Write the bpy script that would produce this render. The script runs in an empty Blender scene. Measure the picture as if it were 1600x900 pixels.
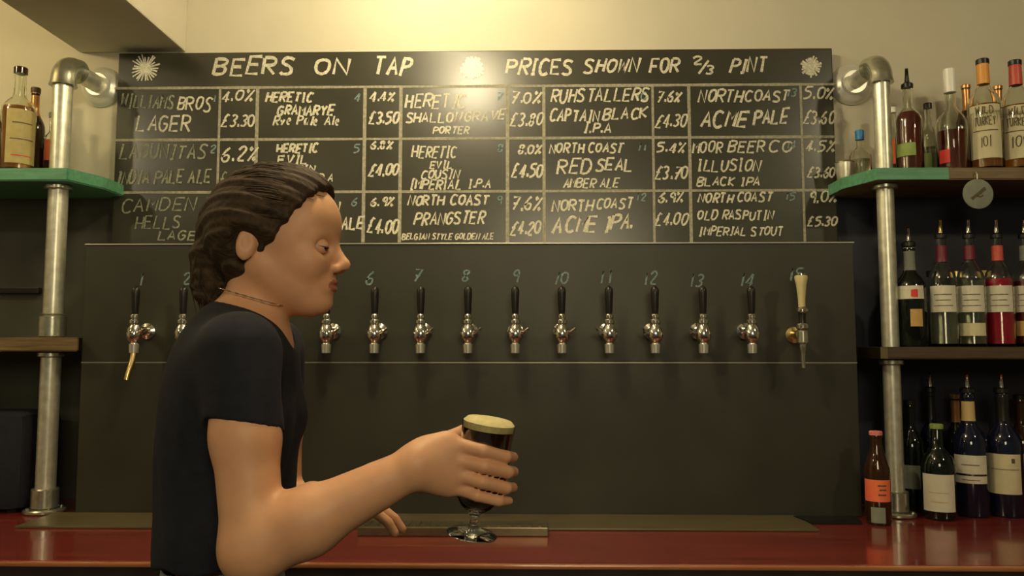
import bpy, bmesh, math, random
import numpy as np
from mathutils import Vector, Matrix, Euler
random.seed(7); np.random.seed(7)
S = bpy.context.scene
C = S.collection
R = math.radians

# ---------------- camera ----------------
CAMZ = 1.40; F = 1250.0; PITCH = R(4.4); YAW = R(1.1)
cam = bpy.data.cameras.new('camera'); camo = bpy.data.objects.new('camera', cam); C.objects.link(camo)
cam.sensor_width = 36; cam.lens = F/1600*36; cam.clip_start = .02
camo.location = (0, 0, CAMZ)
camo.rotation_euler = (R(90)+PITCH, 0, YAW)
S.camera = camo
CR = Euler((R(90)+PITCH, 0, YAW)).to_matrix()
def px(x, y, Y):
    """point of the place seen at photo pixel x,y at real depth Y"""
    d = CR @ Vector(((x-800)/F, (450-y)/F, -1))
    t = Y/d.y
    return Vector((d.x*t, Y, CAMZ+d.z*t))

# ---------------- world, lamps, exposure ----------------
S.view_settings.view_transform = 'Standard'; S.view_settings.look = 'None'
S.view_settings.exposure = 0.80; S.view_settings.gamma = 1.0; S.view_settings.use_curve_mapping = False
w = bpy.data.worlds.new('world'); S.world = w; w.use_nodes = True
w.node_tree.nodes['Background'].inputs[0].default_value = (.80, .82, .60, 1)
w.node_tree.nodes['Background'].inputs[1].default_value = .045
WARM = (1.0, .84, .53)
def lamp(name, kind, loc, power, size, target=None, col=WARM, spot=None, sy=None):
    l = bpy.data.lights.new(name, kind); l.energy = power; l.color = col
    o = bpy.data.objects.new(name, l); C.objects.link(o); o.location = loc
    if kind == 'AREA':
        l.size = size
        if sy: l.shape = 'RECTANGLE'; l.size_y = sy
    else: l.shadow_soft_size = size
    if kind == 'SPOT': l.spot_size = R(spot); l.spot_blend = .7
    if target: o.rotation_euler = (Vector(target)-Vector(loc)).to_track_quat('-Z', 'Y').to_euler()
    return o
lamp('ceiling_lamp', 'POINT', (-.27, 1.90, 2.56), 6.0, .045)
lamp('ceiling_lamp_over_bar', 'POINT', (-.23, 1.22, 2.53), 12.0, .07)
lamp('ceiling_lamp_by_stairs', 'POINT', (-1.95, 1.55, 2.42), 7.5, .05, col=(1, .78, .40))
lamp('bar_front_lamp', 'AREA', (-1.25, -.9, 2.55), 10, .5, target=(-.2, 1.5, 1.2), sy=.5)
lamp('added_arm_fill', 'AREA', (.25, -.75, 2.0), 7.5, .7, target=(-.2, 1.1, 1.1), sy=.5)  # soft fill added behind the camera to brighten the bartender's near arm
lamp('bar_spot_right', 'SPOT', (1.8, .5, 2.52), 14, .05, target=(1.3, 2.2, 1.6), spot=110)
lamp('bar_spot_left', 'SPOT', (-2.3, .35, 2.52), 8, .05, target=(-1.1, 2.2, 1.5), spot=90)

# ---------------- materials ----------------
def mat(name, col, rough=.5, metal=0, noise=0, scale=20, bump=0, trans=0, coat=0, ior=1.45, col2=None, spec=None, stretch=None, alpha=None, sss=0, detail=6):
    m = bpy.data.materials.new(name); m.use_nodes = True
    nt = m.node_tree; b = nt.nodes['Principled BSDF']
    b.inputs['Base Color'].default_value = (*col, 1); b.inputs['Roughness'].default_value = rough
    b.inputs['Metallic'].default_value = metal; b.inputs['IOR'].default_value = ior
    b.inputs['Transmission Weight'].default_value = trans; b.inputs['Coat Weight'].default_value = coat
    b.inputs['Coat Roughness'].default_value = .08
    if spec is not None: b.inputs['Specular IOR Level'].default_value = spec
    if sss:
        b.inputs['Subsurface Weight'].default_value = sss; b.inputs['Subsurface Radius'].default_value = (.02, .008, .004)
        b.inputs['Subsurface Scale'].default_value = .5
    if noise or bump or col2:
        tc = nt.nodes.new('ShaderNodeTexCoord'); mp = nt.nodes.new('ShaderNodeMapping')
        nt.links.new(tc.outputs['Object'], mp.inputs[0])
        if stretch: mp.inputs['Scale'].default_value = stretch
        n = nt.nodes.new('ShaderNodeTexNoise'); n.inputs['Scale'].default_value = scale; n.inputs['Detail'].default_value = detail
        nt.links.new(mp.outputs[0], n.inputs['Vector'])
        r = nt.nodes.new('ShaderNodeValToRGB'); r.color_ramp.elements[0].position = .32; r.color_ramp.elements[1].position = .68
        c2 = col2 or tuple(c*(1+noise) for c in col); c1 = col if col2 else tuple(c*(1-noise) for c in col)
        r.color_ramp.elements[0].color = (*c1, 1); r.color_ramp.elements[1].color = (*c2, 1)
        nt.links.new(n.outputs[0], r.inputs[0]); nt.links.new(r.outputs[0], b.inputs['Base Color'])
        if bump:
            bp = nt.nodes.new('ShaderNodeBump'); bp.inputs['Strength'].default_value = bump; bp.inputs['Distance'].default_value = .004
            nt.links.new(n.outputs[0], bp.inputs['Height']); nt.links.new(bp.outputs[0], b.inputs['Normal'])
    return m
M = dict(
 wall=mat('wall_paint', (.62, .58, .45), .8, noise=.05, scale=3, bump=.05),
 dark_wall=mat('dark_wall_paint', (.050, .050, .036), .6, noise=.25, scale=5),
 navy_wall=mat('navy_wall_paint', (.018, .020, .035), .6, noise=.25, scale=5),
 ceiling=mat('ceiling_paint', (.60, .56, .44), .9, noise=.04, scale=3),
 floor=mat('floor_boards', (.06, .04, .03), .5, noise=.3, scale=8, stretch=(1, 8, 1)),
 board=mat('chalkboard_slate', (.030, .029, .020), .27, col2=(.046, .044, .030), scale=4, bump=.03, spec=.9),
 panel=mat('tap_panel_black', (.030, .030, .020), .42, col2=(.043, .042, .030), scale=5, bump=.02, spec=.5),
 chalk=mat('chalk', (.42, .40, .31), .9, col2=(.80, .77, .62), scale=260),
 chalkline=mat('chalk_line', (.24, .23, .17), .9, col2=(.42, .40, .31), scale=120),
 chalkglow=mat('glow_lit_chalk', (.85, .82, .68), .9, col2=(.98, .96, .85), scale=200),  # chalk whitened to carry the lamp glow over the middle star
 chalkfaint=mat('faint_chalk', (.13, .14, .10), .9, col2=(.40, .40, .30), scale=200),
 chalkblue=mat('blue_chalk', (.10, .16, .16), .9, col2=(.26, .36, .36), scale=220),
 trim=mat('aluminium_edge', (.42, .40, .33), .35, metal=.6),
 chrome=mat('chrome', (.80, .78, .70), .14, metal=1),
 chromen=mat('bright_chrome', (.90, .88, .80), .28, metal=.85),
 galv=mat('galvanised_steel', (.58, .58, .47), .34, metal=.7, col2=(.78, .77, .64), scale=45, bump=.05),
 chromeb=mat('polished_flange', (.85, .84, .74), .30, metal=.45),
 cast=mat('cast_fitting', (.46, .47, .38), .26, metal=.85, col2=(.62, .62, .50), scale=60, bump=.1),
 black=mat('black_plastic', (.012, .012, .010), .35),
 gold=mat('brass', (.75, .58, .26), .25, metal=1),
 paleg=mat('pale_gold_handle', (.62, .54, .28), .35),
 green=mat('green_painted_wood', (.07, .24, .13), .45, col2=(.12, .34, .20), scale=14, stretch=(1, 6, 6), bump=.1),
 wood=mat('shelf_wood', (.12, .075, .032), .5, col2=(.22, .15, .07), scale=14, stretch=(.6, 8, 8), bump=.15),
 darkwood=mat('dark_shelf_wood', (.055, .036, .02), .5, col2=(.10, .07, .04), scale=14, stretch=(.6, 8, 8), bump=.15),
 mahog=mat('mahogany_worktop', (.14, .018, .014), .22, col2=(.26, .036, .026), scale=7, stretch=(.35, 5, 5), coat=.6, bump=.02),
 mahogf=mat('mahogany_edge', (.34, .12, .05), .25, col2=(.48, .20, .09), scale=9, stretch=(.4, 6, 6), coat=.6),
 cab=mat('cabinet_front', (.028, .018, .016), .45, noise=.3, scale=9),
 ledge=mat('brown_ledge', (.085, .068, .034), .35, col2=(.13, .105, .055), scale=10, stretch=(.5, 6, 6)),
 tray=mat('drip_tray_steel', (.20, .17, .10), .32, metal=.7, noise=.1, scale=30),
 clear=mat('clear_glass', (.93, .95, .88), .03, trans=1),
 greeng=mat('green_bottle_glass', (.30, .45, .18), .04, trans=1),
 darkglass=mat('dark_bottle_glass', (.006, .009, .007), .06, spec=.7),
 navyglass=mat('navy_bottle_glass', (.008, .011, .028), .06, spec=.7),
 brownglass=mat('brown_bottle_glass', (.035, .014, .005), .06, spec=.7),
 amber=mat('amber_spirit', (.55, .20, .035), .1, trans=.55),
 redl=mat('dark_red_spirit', (.16, .022, .012), .1, trans=.25),
 crimson=mat('crimson_spirit', (.55, .012, .05), .1, trans=.2),
 whitel=mat('clear_spirit', (.55, .58, .46), .08, trans=.85),
 orangel=mat('orange_spirit', (.60, .16, .02), .15, trans=.2),
 cream=mat('cream_paper', (.62, .56, .36), .75, noise=.06, scale=40),
 goldpaper=mat('gold_paper', (.46, .38, .15), .6, noise=.1, scale=40),
 white=mat('off_white_paper', (.66, .63, .50), .75, noise=.05, scale=40),
 greyp=mat('grey_paper', (.22, .24, .19), .75, noise=.08, scale=40),
 tan=mat('tan_paper', (.58, .36, .12), .7, noise=.06, scale=40),
 orangep=mat('orange_paper', (.85, .20, .07), .65, col2=(.85, .13, .10), scale=12),
 ink=mat('printing_ink', (.10, .075, .04), .7),
 redink=mat('red_ink', (.70, .05, .04), .6),
 greenp=mat('green_paper', (.20, .30, .06), .7, col2=(.30, .40, .12), scale=30),
 bluecap=mat('blue_cap', (.03, .20, .48), .4),
 whitecap=mat('white_cap', (.90, .88, .80), .3),
 orangecap=mat('orange_foil', (.78, .36, .08), .4),
 redcap=mat('red_foil', (.60, .10, .07), .4),
 pinkcap=mat('pink_cap', (.70, .22, .20), .4),
 copper=mat('copper_foil', (.55, .28, .10), .3, metal=.6),
 plum=mat('plum_foil', (.16, .02, .035), .4),
 creamfoil=mat('cream_foil', (.62, .47, .20), .4),
 beer=mat('dark_beer', (.035, .012, .004), .1, spec=.5),
 foam=mat('beer_foam', (.66, .58, .30), .85, noise=.08, scale=150, bump=.2),
 glass=mat('beer_glass', (.96, .97, .93), .02, trans=1),
 skin=mat('skin', (.70, .375, .215), .5, noise=.05, scale=30, sss=.12),
 lip=mat('lips', (.45, .15, .10), .45),
 eyew=mat('eye_white', (.62, .56, .48), .2), iris=mat('iris', (.03, .02, .012), .2),
 brow=mat('eyebrow_hair', (.05, .028, .014), .8),
 hair=mat('brown_hair', (.022, .012, .005), .75, col2=(.062, .034, .014), scale=30, stretch=(2.5, 9, 2.5), bump=.7),
 shirt=mat('navy_cotton', (.008, .009, .017), .9, col2=(.012, .014, .025), scale=60, bump=.15),
 jeans=mat('pale_denim', (.20, .24, .27), .85, col2=(.30, .34, .36), scale=90, bump=.2),
 shoe=mat('black_shoe', (.02, .02, .02), .5), sole=mat('rubber_sole', (.5, .48, .42), .7),
 silver=mat('silver_chain', (.8, .76, .62), .2, metal=1),
)

# ---------------- mesh helpers ----------------
def obj(name, bm, m=None, parent=None, smooth=False, loc=None):
    me = bpy.data.meshes.new(name)
    if isinstance(bm, bmesh.types.BMesh):
        bmesh.ops.recalc_face_normals(bm, faces=bm.faces); bm.to_mesh(me); bm.free()
    else:
        me.from_pydata(bm[0], [], bm[1])
    if m: me.materials.append(m)
    o = bpy.data.objects.new(name, me); C.objects.link(o)
    if parent: o.parent = parent
    if loc is not None: o.location = loc
    if smooth:
        me.polygons.foreach_set('use_smooth', [True]*len(me.polygons))
        try: me.set_sharp_from_angle(angle=R(smooth if smooth is not True else 40))
        except Exception: pass
    return o
def tag(o, label, cat, group=None, kind=None):
    o['label'] = label; o['category'] = cat
    if group: o['group'] = group
    if kind: o['kind'] = kind
    return o
def thing(name, label, cat, loc=(0, 0, 0), group=None, rz=0):
    o = bpy.data.objects.new(name, None); C.objects.link(o); o.location = loc; o.rotation_euler = (0, 0, rz)
    o.empty_display_size = .05
    return tag(o, label, cat, group)
def struct(o): o['kind'] = 'structure'; return o
def box(bm, a, b, bev=0):
    a = Vector(a); b = Vector(b)
    g = bmesh.ops.create_cube(bm, size=1)
    bmesh.ops.transform(bm, matrix=Matrix.Translation((a+b)/2) @ Matrix.Diagonal((*[abs(b[i]-a[i]) for i in range(3)], 1)), verts=g['verts'])
    if bev:
        es = {e for v in g['verts'] for e in v.link_edges}
        bmesh.ops.bevel(bm, geom=list(es), offset=bev, segments=2, affect='EDGES', profile=.6)
def bx(a, b, bev=0):
    bm = bmesh.new(); box(bm, a, b, bev); return bm
def lathe(bm, prof, n=28, mtx=None):
    rings = []
    for r, z in prof:
        if r < 1e-6: vs = [bm.verts.new((0, 0, z))]
        else: vs = [bm.verts.new((r*math.cos(2*math.pi*k/n), r*math.sin(2*math.pi*k/n), z)) for k in range(n)]
        rings.append(vs)
    for A, B in zip(rings, rings[1:]):
        if len(A) == 1 and len(B) == 1: continue
        for k in range(n):
            j = (k+1) % n
            if len(A) == 1: bm.faces.new((A[0], B[k], B[j]))
            elif len(B) == 1: bm.faces.new((A[k], A[j], B[0]))
            else: bm.faces.new((A[k], A[j], B[j], B[k]))
    if mtx: bmesh.ops.transform(bm, matrix=mtx, verts=[v for r_ in rings for v in r_])
def lt(prof, n=28, mtx=None):
    bm = bmesh.new(); lathe(bm, prof, n, mtx); return bm
def tube(bm, pts, rad, n=14, caps=True):
    pts = [Vector(p) for p in pts]
    if not hasattr(rad, '__len__'): rad = [rad]*len(pts)
    rings = []; up = None
    for i, p in enumerate(pts):
        t = (pts[min(i+1, len(pts)-1)]-pts[max(i-1, 0)]).normalized()
        if up is None: up = Vector((0, 0, 1)) if abs(t.z) < .9 else Vector((1, 0, 0))
        u = t.cross(up).normalized(); v = t.cross(u).normalized(); up = -v if (-v).dot(up) > 0 else v
        rings.append([bm.verts.new(p+u*(rad[i]*math.cos(2*math.pi*k/n))+v*(rad[i]*math.sin(2*math.pi*k/n))) for k in range(n)])
    for A, B in zip(rings, rings[1:]):
        best = min(range(n), key=lambda s: (A[0].co-B[s].co).length)
        for k in range(n): bm.faces.new((A[k], A[(k+1) % n], B[(k+1+best) % n], B[(k+best) % n]))
    if caps: bm.faces.new(rings[0]); bm.faces.new(rings[-1])
def tb(pts, rad, n=14):
    bm = bmesh.new(); tube(bm, pts, rad, n); return bm
def prism(pts, z0, z1, bev=0):
    bm = bmesh.new()
    lo = [bm.verts.new((x, y, z0)) for x, y in pts]; hi = [bm.verts.new((x, y, z1)) for x, y in pts]
    bm.faces.new(lo); bm.faces.new(hi)
    for i in range(len(pts)):
        j = (i+1) % len(pts); bm.faces.new((lo[i], lo[j], hi[j], hi[i]))
    if bev: bmesh.ops.bevel(bm, geom=list(bm.edges), offset=bev, segments=2, affect='EDGES')
    return bm
def along(p, q):
    """matrix taking +Z axis at origin to the direction p->q at p"""
    p = Vector(p); d = Vector(q)-p
    return Matrix.Translation(p) @ d.to_track_quat('Z', 'Y').to_matrix().to_4x4()
def copy_tree(o, parent=None):
    c = o.copy(); C.objects.link(c); c.parent = parent
    for ch in list(o.children): copy_tree(ch, c)
    return c

# ---------------- handwriting ----------------
G = {'A': '003860 1353', 'B': '0008 0848675504 0454625000', 'C': '6748280602204061', 'D': '0008 084865634000',
 'E': '68080060 0454', 'F': '680800 0454', 'G': '67482806022040626434', 'H': '0008 6068 0464', 'I': '3038 1858 1050', 'J': '4842301001',
 'K': '0008 680460', 'L': '080060', 'M': '0008346860', 'N': '00086068', 'O': '38070230626738', 'P': '0008 084867654404',
 'Q': '38070230626738 3260', 'R': '0008 084867654404 2460', 'S': '67481806154462501001', 'T': '0868 3830', 'U': '080220406268',
 'V': '083068', 'W': '0810365068', 'X': '0068 0860', 'Y': '0834 683430', 'Z': '08680060',
 '0': '38070230626738', '1': '263830', '2': '062848660060', '3': '072857552453512001', '4': '480262 4840', '5': '6808054563512000',
 '6': '5826022050634403', '7': '086820 1454', '8': '340738673402306234', '9': '65341638586660',
 '%': '0068 0718271607 4152615041', '£': '674826240060 0444', '.': '202112', '/': '0068',
 'a': '4515021032454540', 'e': '0343351502104 0'.replace(' ', ''), 'l': '2820', 'y': '0523 4510', ' ': ''}
CURVY = set('BCDGOPQRSUJ0235689ae')
THIN = {'I': .72, '1': .6, '.': .35, 'l': .5, 'a': .8, 'e': .8, 'y': .8, ' ': .55, '/': .8}
def chaikin(p, closed):
    for _ in range(2):
        q = [] if closed else [p[0]]
        for a, b in zip(p, p[1:]):
            q += [(a[0]*.75+b[0]*.25, a[1]*.75+b[1]*.25), (a[0]*.25+b[0]*.75, a[1]*.25+b[1]*.75)]
        if closed: q.append(q[0])
        else: q.append(p[-1])
        p = q
    return p
def ribbon(vs, fs, pts, w, fmap):
    n0 = len(vs)
    for i, p in enumerate(pts):
        a = pts[max(i-1, 0)]; b = pts[min(i+1, len(pts)-1)]
        dx, dy = b[0]-a[0], b[1]-a[1]; L = math.hypot(dx, dy) or 1
        if L < 1e-9: dx, dy, L = 1, 0, 1
        ww = w*random.uniform(.8, 1.2)
        vs.append(tuple(fmap(p[0]-dy/L*ww/2, p[1]+dx/L*ww/2))); vs.append(tuple(fmap(p[0]+dy/L*ww/2, p[1]-dx/L*ww/2)))
    for i in range(len(pts)-1):
        k = n0+2*i; fs.append((k, k+1, k+3, k+2))
def glyphs(s, x0, x1, yb, h, slant=.22, jit=.045):
    """strokes of a word in a 2-D frame (y up), fitted between x0 and x1"""
    adv = [THIN.get(c, 1.0) for c in s]; unit = (x1-x0)/(sum(adv)-.22 if len(adv) > 1 or adv[0] >= 1 else adv[0])
    out = []; x = x0
    for c, a in zip(s, adv):
        jy = random.uniform(-.05, .05)*h
        hh = h*random.uniform(.93, 1.06); js = slant+random.uniform(-.09, .09)
        for st in G.get(c, '').split():
            p = [(int(st[i]), int(st[i+1])) for i in range(0, len(st)-1, 2)]
            cl = len(p) > 3 and p[0] == p[-1]
            if c in CURVY and len(p) > 2: p = chaikin(p, cl)
            q = []
            ox, oy = random.uniform(-jit, jit)*h, random.uniform(-jit, jit)*h
            for (u, v) in p:
                q.append((x+u/6*unit*a*.70+v/8*hh*js+ox, yb+jy+v/8*hh+oy))
            out.append(q)
        x += unit*a
    return out
def chalk_text(name, s, x0, x1, y, h, Y, m, parent, w=3.0, y2=None, label=None, slant=.22):
    vs, fs = [], []
    y2 = y if y2 is None else y2
    f = lambda X, Yy: px(X, -Yy+(y2-y)*(X-x0)/(x1-x0), Y)
    for j, st in enumerate(glyphs(s, x0, x1, -y, h, slant)):
        ribbon(vs, fs, st, w*1.15, lambda X, Yy, j=j: px(X, -Yy+(y2-y)*(X-x0)/(x1-x0), Y-.00004*j))
    o = obj(name, (vs, fs), m, parent)
    return o

# =====================================================================
#                           THE SETTING
# =====================================================================
WY = 2.34                     # back wall
z_dark = px(1500, 285, WY).z   # lower wall is painted dark under the top shelves
struct(obj('wall_back', bx((-3.2, WY, z_dark), (3.2, WY+.12, 2.62)), M['wall']))
struct(obj('trim_1', bx((-3.2, WY, 0), (-1.05, WY+.12, z_dark)), M['dark_wall']))
struct(obj('trim_2', bx((-1.05, WY, 0), (3.2, WY+.12, z_dark)), M['navy_wall']))
struct(obj('floor', bx((-3.2, -2.6, -.1), (3.2, WY+.12, 0)), M['floor']))
struct(obj('ceiling', bx((-3.2, -2.6, 2.62), (3.2, WY+.12, 2.72)), M['ceiling']))
struct(obj('wall_left', bx((-3.3, -2.6, 0), (-3.2, WY+.12, 2.62)), M['wall']))
struct(obj('wall_right', bx((3.2, -2.6, 0), (3.3, WY+.12, 2.62)), M['wall']))
bL = px(125, 83, WY); bR = px(291, 81, WY)
struct(obj('beam', bx((bL.x, -2.6, bL.z), (bR.x, WY, 2.62), .006), M['ceiling']))
bpy.data.objects['beam'].name = 'trim_3'

# ---------------- back bar worktop and cabinet ----------------
ZC = px(1405, 806, 2.14).z        # worktop height
yf = 1.0
for k in range(200):              # depth of the worktop's front edge as the photo shows it
    yf = 1.5+k*.004
    if px(800, 881, yf).z > ZC: pass
    else: break
YF = yf
t = thing('bar_worktop', 'long glossy red mahogany back bar worktop under the taps', 'worktop', (0, YF, ZC))
obj('top_slab', bx((-3.1, 0, -.04), (3.1, WY-YF-.001, 0), .004), M['mahog'], t)
obj('front_lip', bx((-3.1, -.012, -.009), (3.1, -.0005, .0005), .003), M['mahogf'], t)
obj('front_fascia', bx((-3.1, -.008, -.046), (3.1, -.0005, -.0095)), M['cab'], t)
cb = thing('back_bar_cabinet', 'dark wooden back bar cabinet beneath the red worktop', 'cabinet', (0, YF+.05, 0))
obj('body', bx((-3.1, .02, .08), (3.1, WY-YF-.06, ZC-.048)), M['cab'], cb)
obj('plinth', bx((-3.1, .06, .0), (3.1, WY-YF-.06, .08)), M['black'], cb)
for i in range(10):
    x0 = -3.08+i*.616
    d = obj('door', bx((x0+.006, 0, .1), (x0+.61, .0195, ZC-.07), .003), M['cab'], cb)
    obj('door_handle', tb([(x0+.30-.06, -.0005, ZC-.16), (x0+.30-.06, -.025, ZC-.16), (x0+.30+.06, -.025, ZC-.16), (x0+.30+.06, -.0005, ZC-.16)], .005, 8), M['trim'], d)

# ---------------- chalkboard ----------------
BY = 2.300
c0 = px(180, 230, BY); c1 = px(1305, 230, BY); ct = px(740, 79, BY).z; cbm = px(740, 400, BY).z
board = thing('chalkboard_menu', 'wide black chalkboard beer menu on the wall above the taps', 'chalkboard', ((c0.x+c1.x)/2, BY, ct))
board_m = board.matrix_basis.copy()
def kid(o, p):     # keep world coordinates of the mesh, parent to p
    o.data.transform(Matrix.Translation(-Vector(p.location))); o.parent = p; return o
kid(obj('board', bx((c0.x, BY, cbm), (c1.x, WY-.001, ct), .003), M['board']), board)
TY = BY-.0012
def strip(name, xa, ya, xb, yb, wpx, m):
    vs, fs = [], []
    n = 24; pts = [(xa+(xb-xa)*k/n, -(ya+(yb-ya)*k/n)) for k in range(n+1)]
    ribbon(vs, fs, pts, wpx, lambda X, Yy: px(X, -Yy, BY-.0009)); return kid(obj(name, (vs, fs), m), board)
for yl, yr, w_ in ((138, 131.5, 4.2), (219, 213.5, 4.2), (301, 297, 3.8)):
    strip('ruled_line', 179, yl, 1305, yr, w_, M['chalkline'])
cam_x = lambda x, y: px(x, y, BY).x
for xt, w_ in ((341, 4), (400, 5.5), (569, 5.5), (625.5, 5.5), (793, 5.5), (850, 5), (1021, 4), (1078, 5), (1254, 4)):
    X = cam_x(xt, 255)
    ww = w_/543/2; z1 = px(xt, 136-(xt-740)*.006, BY).z; z0 = px(xt, 379, BY).z
    kid(obj('ruled_line', ([(X-ww, BY-.0010, z0), (X+ww, BY-.0010, z0), (X+ww, BY-.0010, z1), (X-ww, BY-.0010, z1)], [(0, 1, 2, 3)]), M['chalkline']), board)
def T(s, x0, x1, y, h, w=2.6, m='chalk', y2=None):
    kid(chalk_text('chalk_writing', s, x0, x1, y, h, TY, M[m], None, w, y2), board)
# header
T('BEERS', 334, 456, 116, 26, 4.2); T('ON', 492, 545, 117, 25, 4.2); T('TAP', 583, 640, 117, 26, 4.2)
T('PRICES', 792, 893, 116, 23, 3.8); T('SHOWN', 912, 997, 113, 21, 3.4); T('FOR', 1015, 1060, 114, 22, 3.4)
T('2', 1082, 1098, 101, 13, 2.8); T('/', 1092, 1110, 115, 22, 2.8); T('3', 1103, 1116, 117, 13, 2.8); T('PINT', 1140, 1196, 113, 22, 3.4)
def star(cx, cy, r, n, w, m):
    vs, fs = [], []
    for k in range(n):
        a = math.pi*k/n+random.uniform(-.08, .08); r1 = r*random.uniform(.78, 1.05); r2 = r*random.uniform(.78, 1.05)
        ribbon(vs, fs, [(cx-r1*math.cos(a), -cy-r1*math.sin(a)), (cx, -cy), (cx+r2*math.cos(a), -cy+r2*math.sin(a))], w, lambda X, Yy, k=k: px(X, -Yy, TY-.00006*k))
    kid(obj('chalk_star', (vs, fs), M[m]), board)
star(227, 107, 23, 12, 2.4, 'chalk'); star(738, 107, 19, 13, 4.2, 'chalkglow'); star(1267, 104, 17, 10, 3.2, 'chalk')
# row 1
T('WILLIAMS', 189, 270, 166, 20, 2.4, 'chalkfaint', 170); T('BROS', 278, 327, 171, 21, 2.6, 'chalk', 173); T('LAGER', 213, 296, 205, 23, 2.8)
T('4.0%', 346, 394, 158, 17); T('£3.30', 346, 397, 198, 19)
T('HERETIC', 415, 487, 159, 14, 3); T('GRAMARYE', 433, 521, 180, 15, 3); T('Rye Pale Ale', 426, 531, 195, 14, 2.4)
T('4.4%', 577, 616, 158, 14); T('£3.50', 576, 622, 193, 18, 3)
T('HERETIC', 633, 726, 168, 21, 2.8); T('SHALLOW', 634, 720, 191, 15, 2.6); T('GRAVE', 726, 788, 190, 15, 2.4, 'chalk', 186); T('PORTER', 677, 732, 209, 11, 2.2)
T('7.0%', 798, 844, 161, 18); T('£3.80', 797, 846, 197, 20)
T('RUHSTALLERS', 860, 1012, 160, 20, 2.8, 'chalk', 157); T('CAPTAIN', 858, 935, 190, 18, 2.8); T('BLACK', 942, 1011, 188, 17, 2.8, 'chalk', 184); T('I.P.A', 911, 955, 207, 15, 2.6)
T('7.6%', 1026, 1062, 159, 16); T('£4.30', 1024, 1072, 198, 20)
T('NORTH', 1091, 1158, 160, 19, 2.8); T('COAST', 1164, 1232, 158, 17, 2.8); T('ACME', 1095, 1166, 198, 24, 3.6); T('PALE', 1177, 1230, 196, 22, 3.6, 'chalk', 191)
T('5.0%', 1255, 1302, 155, 18, 2.6); T('£3.60', 1255, 1303, 193, 20, 2.6)
# row 2
T('LAGUNITAS', 186, 320, 248, 22, 2.6, 'chalkfaint'); T('INDIA PALE ALE', 181, 328, 287, 20, 2.8, 'chalkfaint', 286)
T('6.2%', 345, 400, 252, 21, 2.8); T('£3.80', 343, 392, 291, 20, 2.2, 'chalkfaint')
T('HERETIC', 433, 496, 238, 13, 3); T('EVIL', 434, 480, 256, 13, 2.8); T('TWIN', 452, 492, 267, 9, 2.4); T('I.P.A', 487, 520, 284, 12, 2)
T('6.8%', 579, 612, 233, 12); T('£4.00', 576, 621, 275, 19, 3)
T('HERETIC', 644, 712, 246, 17, 2.4); T('EVIL', 672, 706, 263, 11, 2.4); T('COUSIN', 658, 716, 279, 13, 2.4); T('IMPERIAL', 640, 720, 296, 15, 2.6); T('I.P.A', 731, 766, 293, 13, 2.2)
T('8.0%', 808, 845, 241, 14); T('£4.50', 800, 847, 277, 21, 3)
T('NORTH', 858, 912, 239, 14, 2.6); T('COAST', 920, 972, 238, 14, 2.6); T('RED', 871, 922, 271, 22, 3); T('SEAL', 931, 988, 266, 18, 3); T('AMBER ALE', 880, 966, 293, 14, 2.2)
T('5.4%', 1026, 1070, 238, 15); T('£3.70', 1024, 1073, 280, 20)
T('MOOR', 1082, 1128, 239, 17, 2.4); T('BEER', 1138, 1194, 238, 17, 2.6); T('CO', 1201, 1236, 237, 18, 2.6); T('ILLUSION', 1089, 1187, 267, 17, 2.6); T('BLACK IPA', 1089, 1187, 290, 13, 2.4)
T('4.5%', 1258, 1303, 237, 17); T('£3.60', 1262, 1304, 277, 16)
# row 3
T('CAMDEN', 189, 304, 331, 20, 2.2, 'chalkfaint', 329); T('HELLS', 211, 280, 357, 19, 2.2, 'chalkfaint'); T('LAGER', 247, 320, 375, 14, 2.2, 'chalkfaint')
T('4.6%', 342, 392, 324, 17, 2.4); T('£3.20', 342, 392, 358, 16, 2.4)
T('N', 513, 531, 331, 15, 2.4); T('RED', 470, 528, 354, 13, 2.2); T('ALE', 534, 567, 358, 19, 3.2)
T('6.9%', 579, 614, 322, 13); T('£4.00', 574, 620, 364, 22, 3)
T('NORTH', 637, 693, 321, 15, 2.8); T('COAST', 703, 763, 320, 15, 2.8); T('PRANGSTER', 646, 756, 352, 18, 2.8, 'chalk', 349); T('BELGIAN STYLE GOLDEN ALE', 628, 771, 374, 9, 1.8)
T('7.6%', 799, 844, 329, 20, 2.8); T('£4.20', 797, 844, 366, 20, 2.8)
T('NORTH', 862, 926, 330, 17, 2.8); T('COAST', 932, 987, 326, 16, 2.6); T('ACME', 864, 931, 363, 24, 3.6); T('IPA.', 943, 986, 361, 23, 3.6, 'chalk', 357)
T('6.9%', 1027, 1067, 317, 16); T('£4.00', 1024, 1072, 352, 19)
T('NORTH', 1091, 1144, 317, 14, 2.6); T('COAST', 1152, 1205, 315, 14, 2.6); T('OLD RASPUTIN', 1090, 1208, 343, 14, 2.4); T('IMPERIAL STOUT', 1092, 1222, 368, 13, 2.2)
T('9.0%', 1262, 1307, 317, 18); T('£5.30', 1262, 1307, 353, 15)
for n_, x, y in ((1, 336, 158), (2, 331, 238), (3, 324, 320), (4, 557, 158), (5, 556, 239), (6, 552, 321), (7, 779, 158), (8, 780, 238), (9, 779, 318),
                 (10, 1001, 157), (11, 1002, 235), (12, 1001, 313), (13, 1236, 150), (14, 1236, 232), (15, 1234, 312)):
    s_ = str(n_); T(s_, x-(4 if n_ < 10 else 7), x+(5 if n_ < 10 else 8), y, 12, 2, 'chalkblue')

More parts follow.
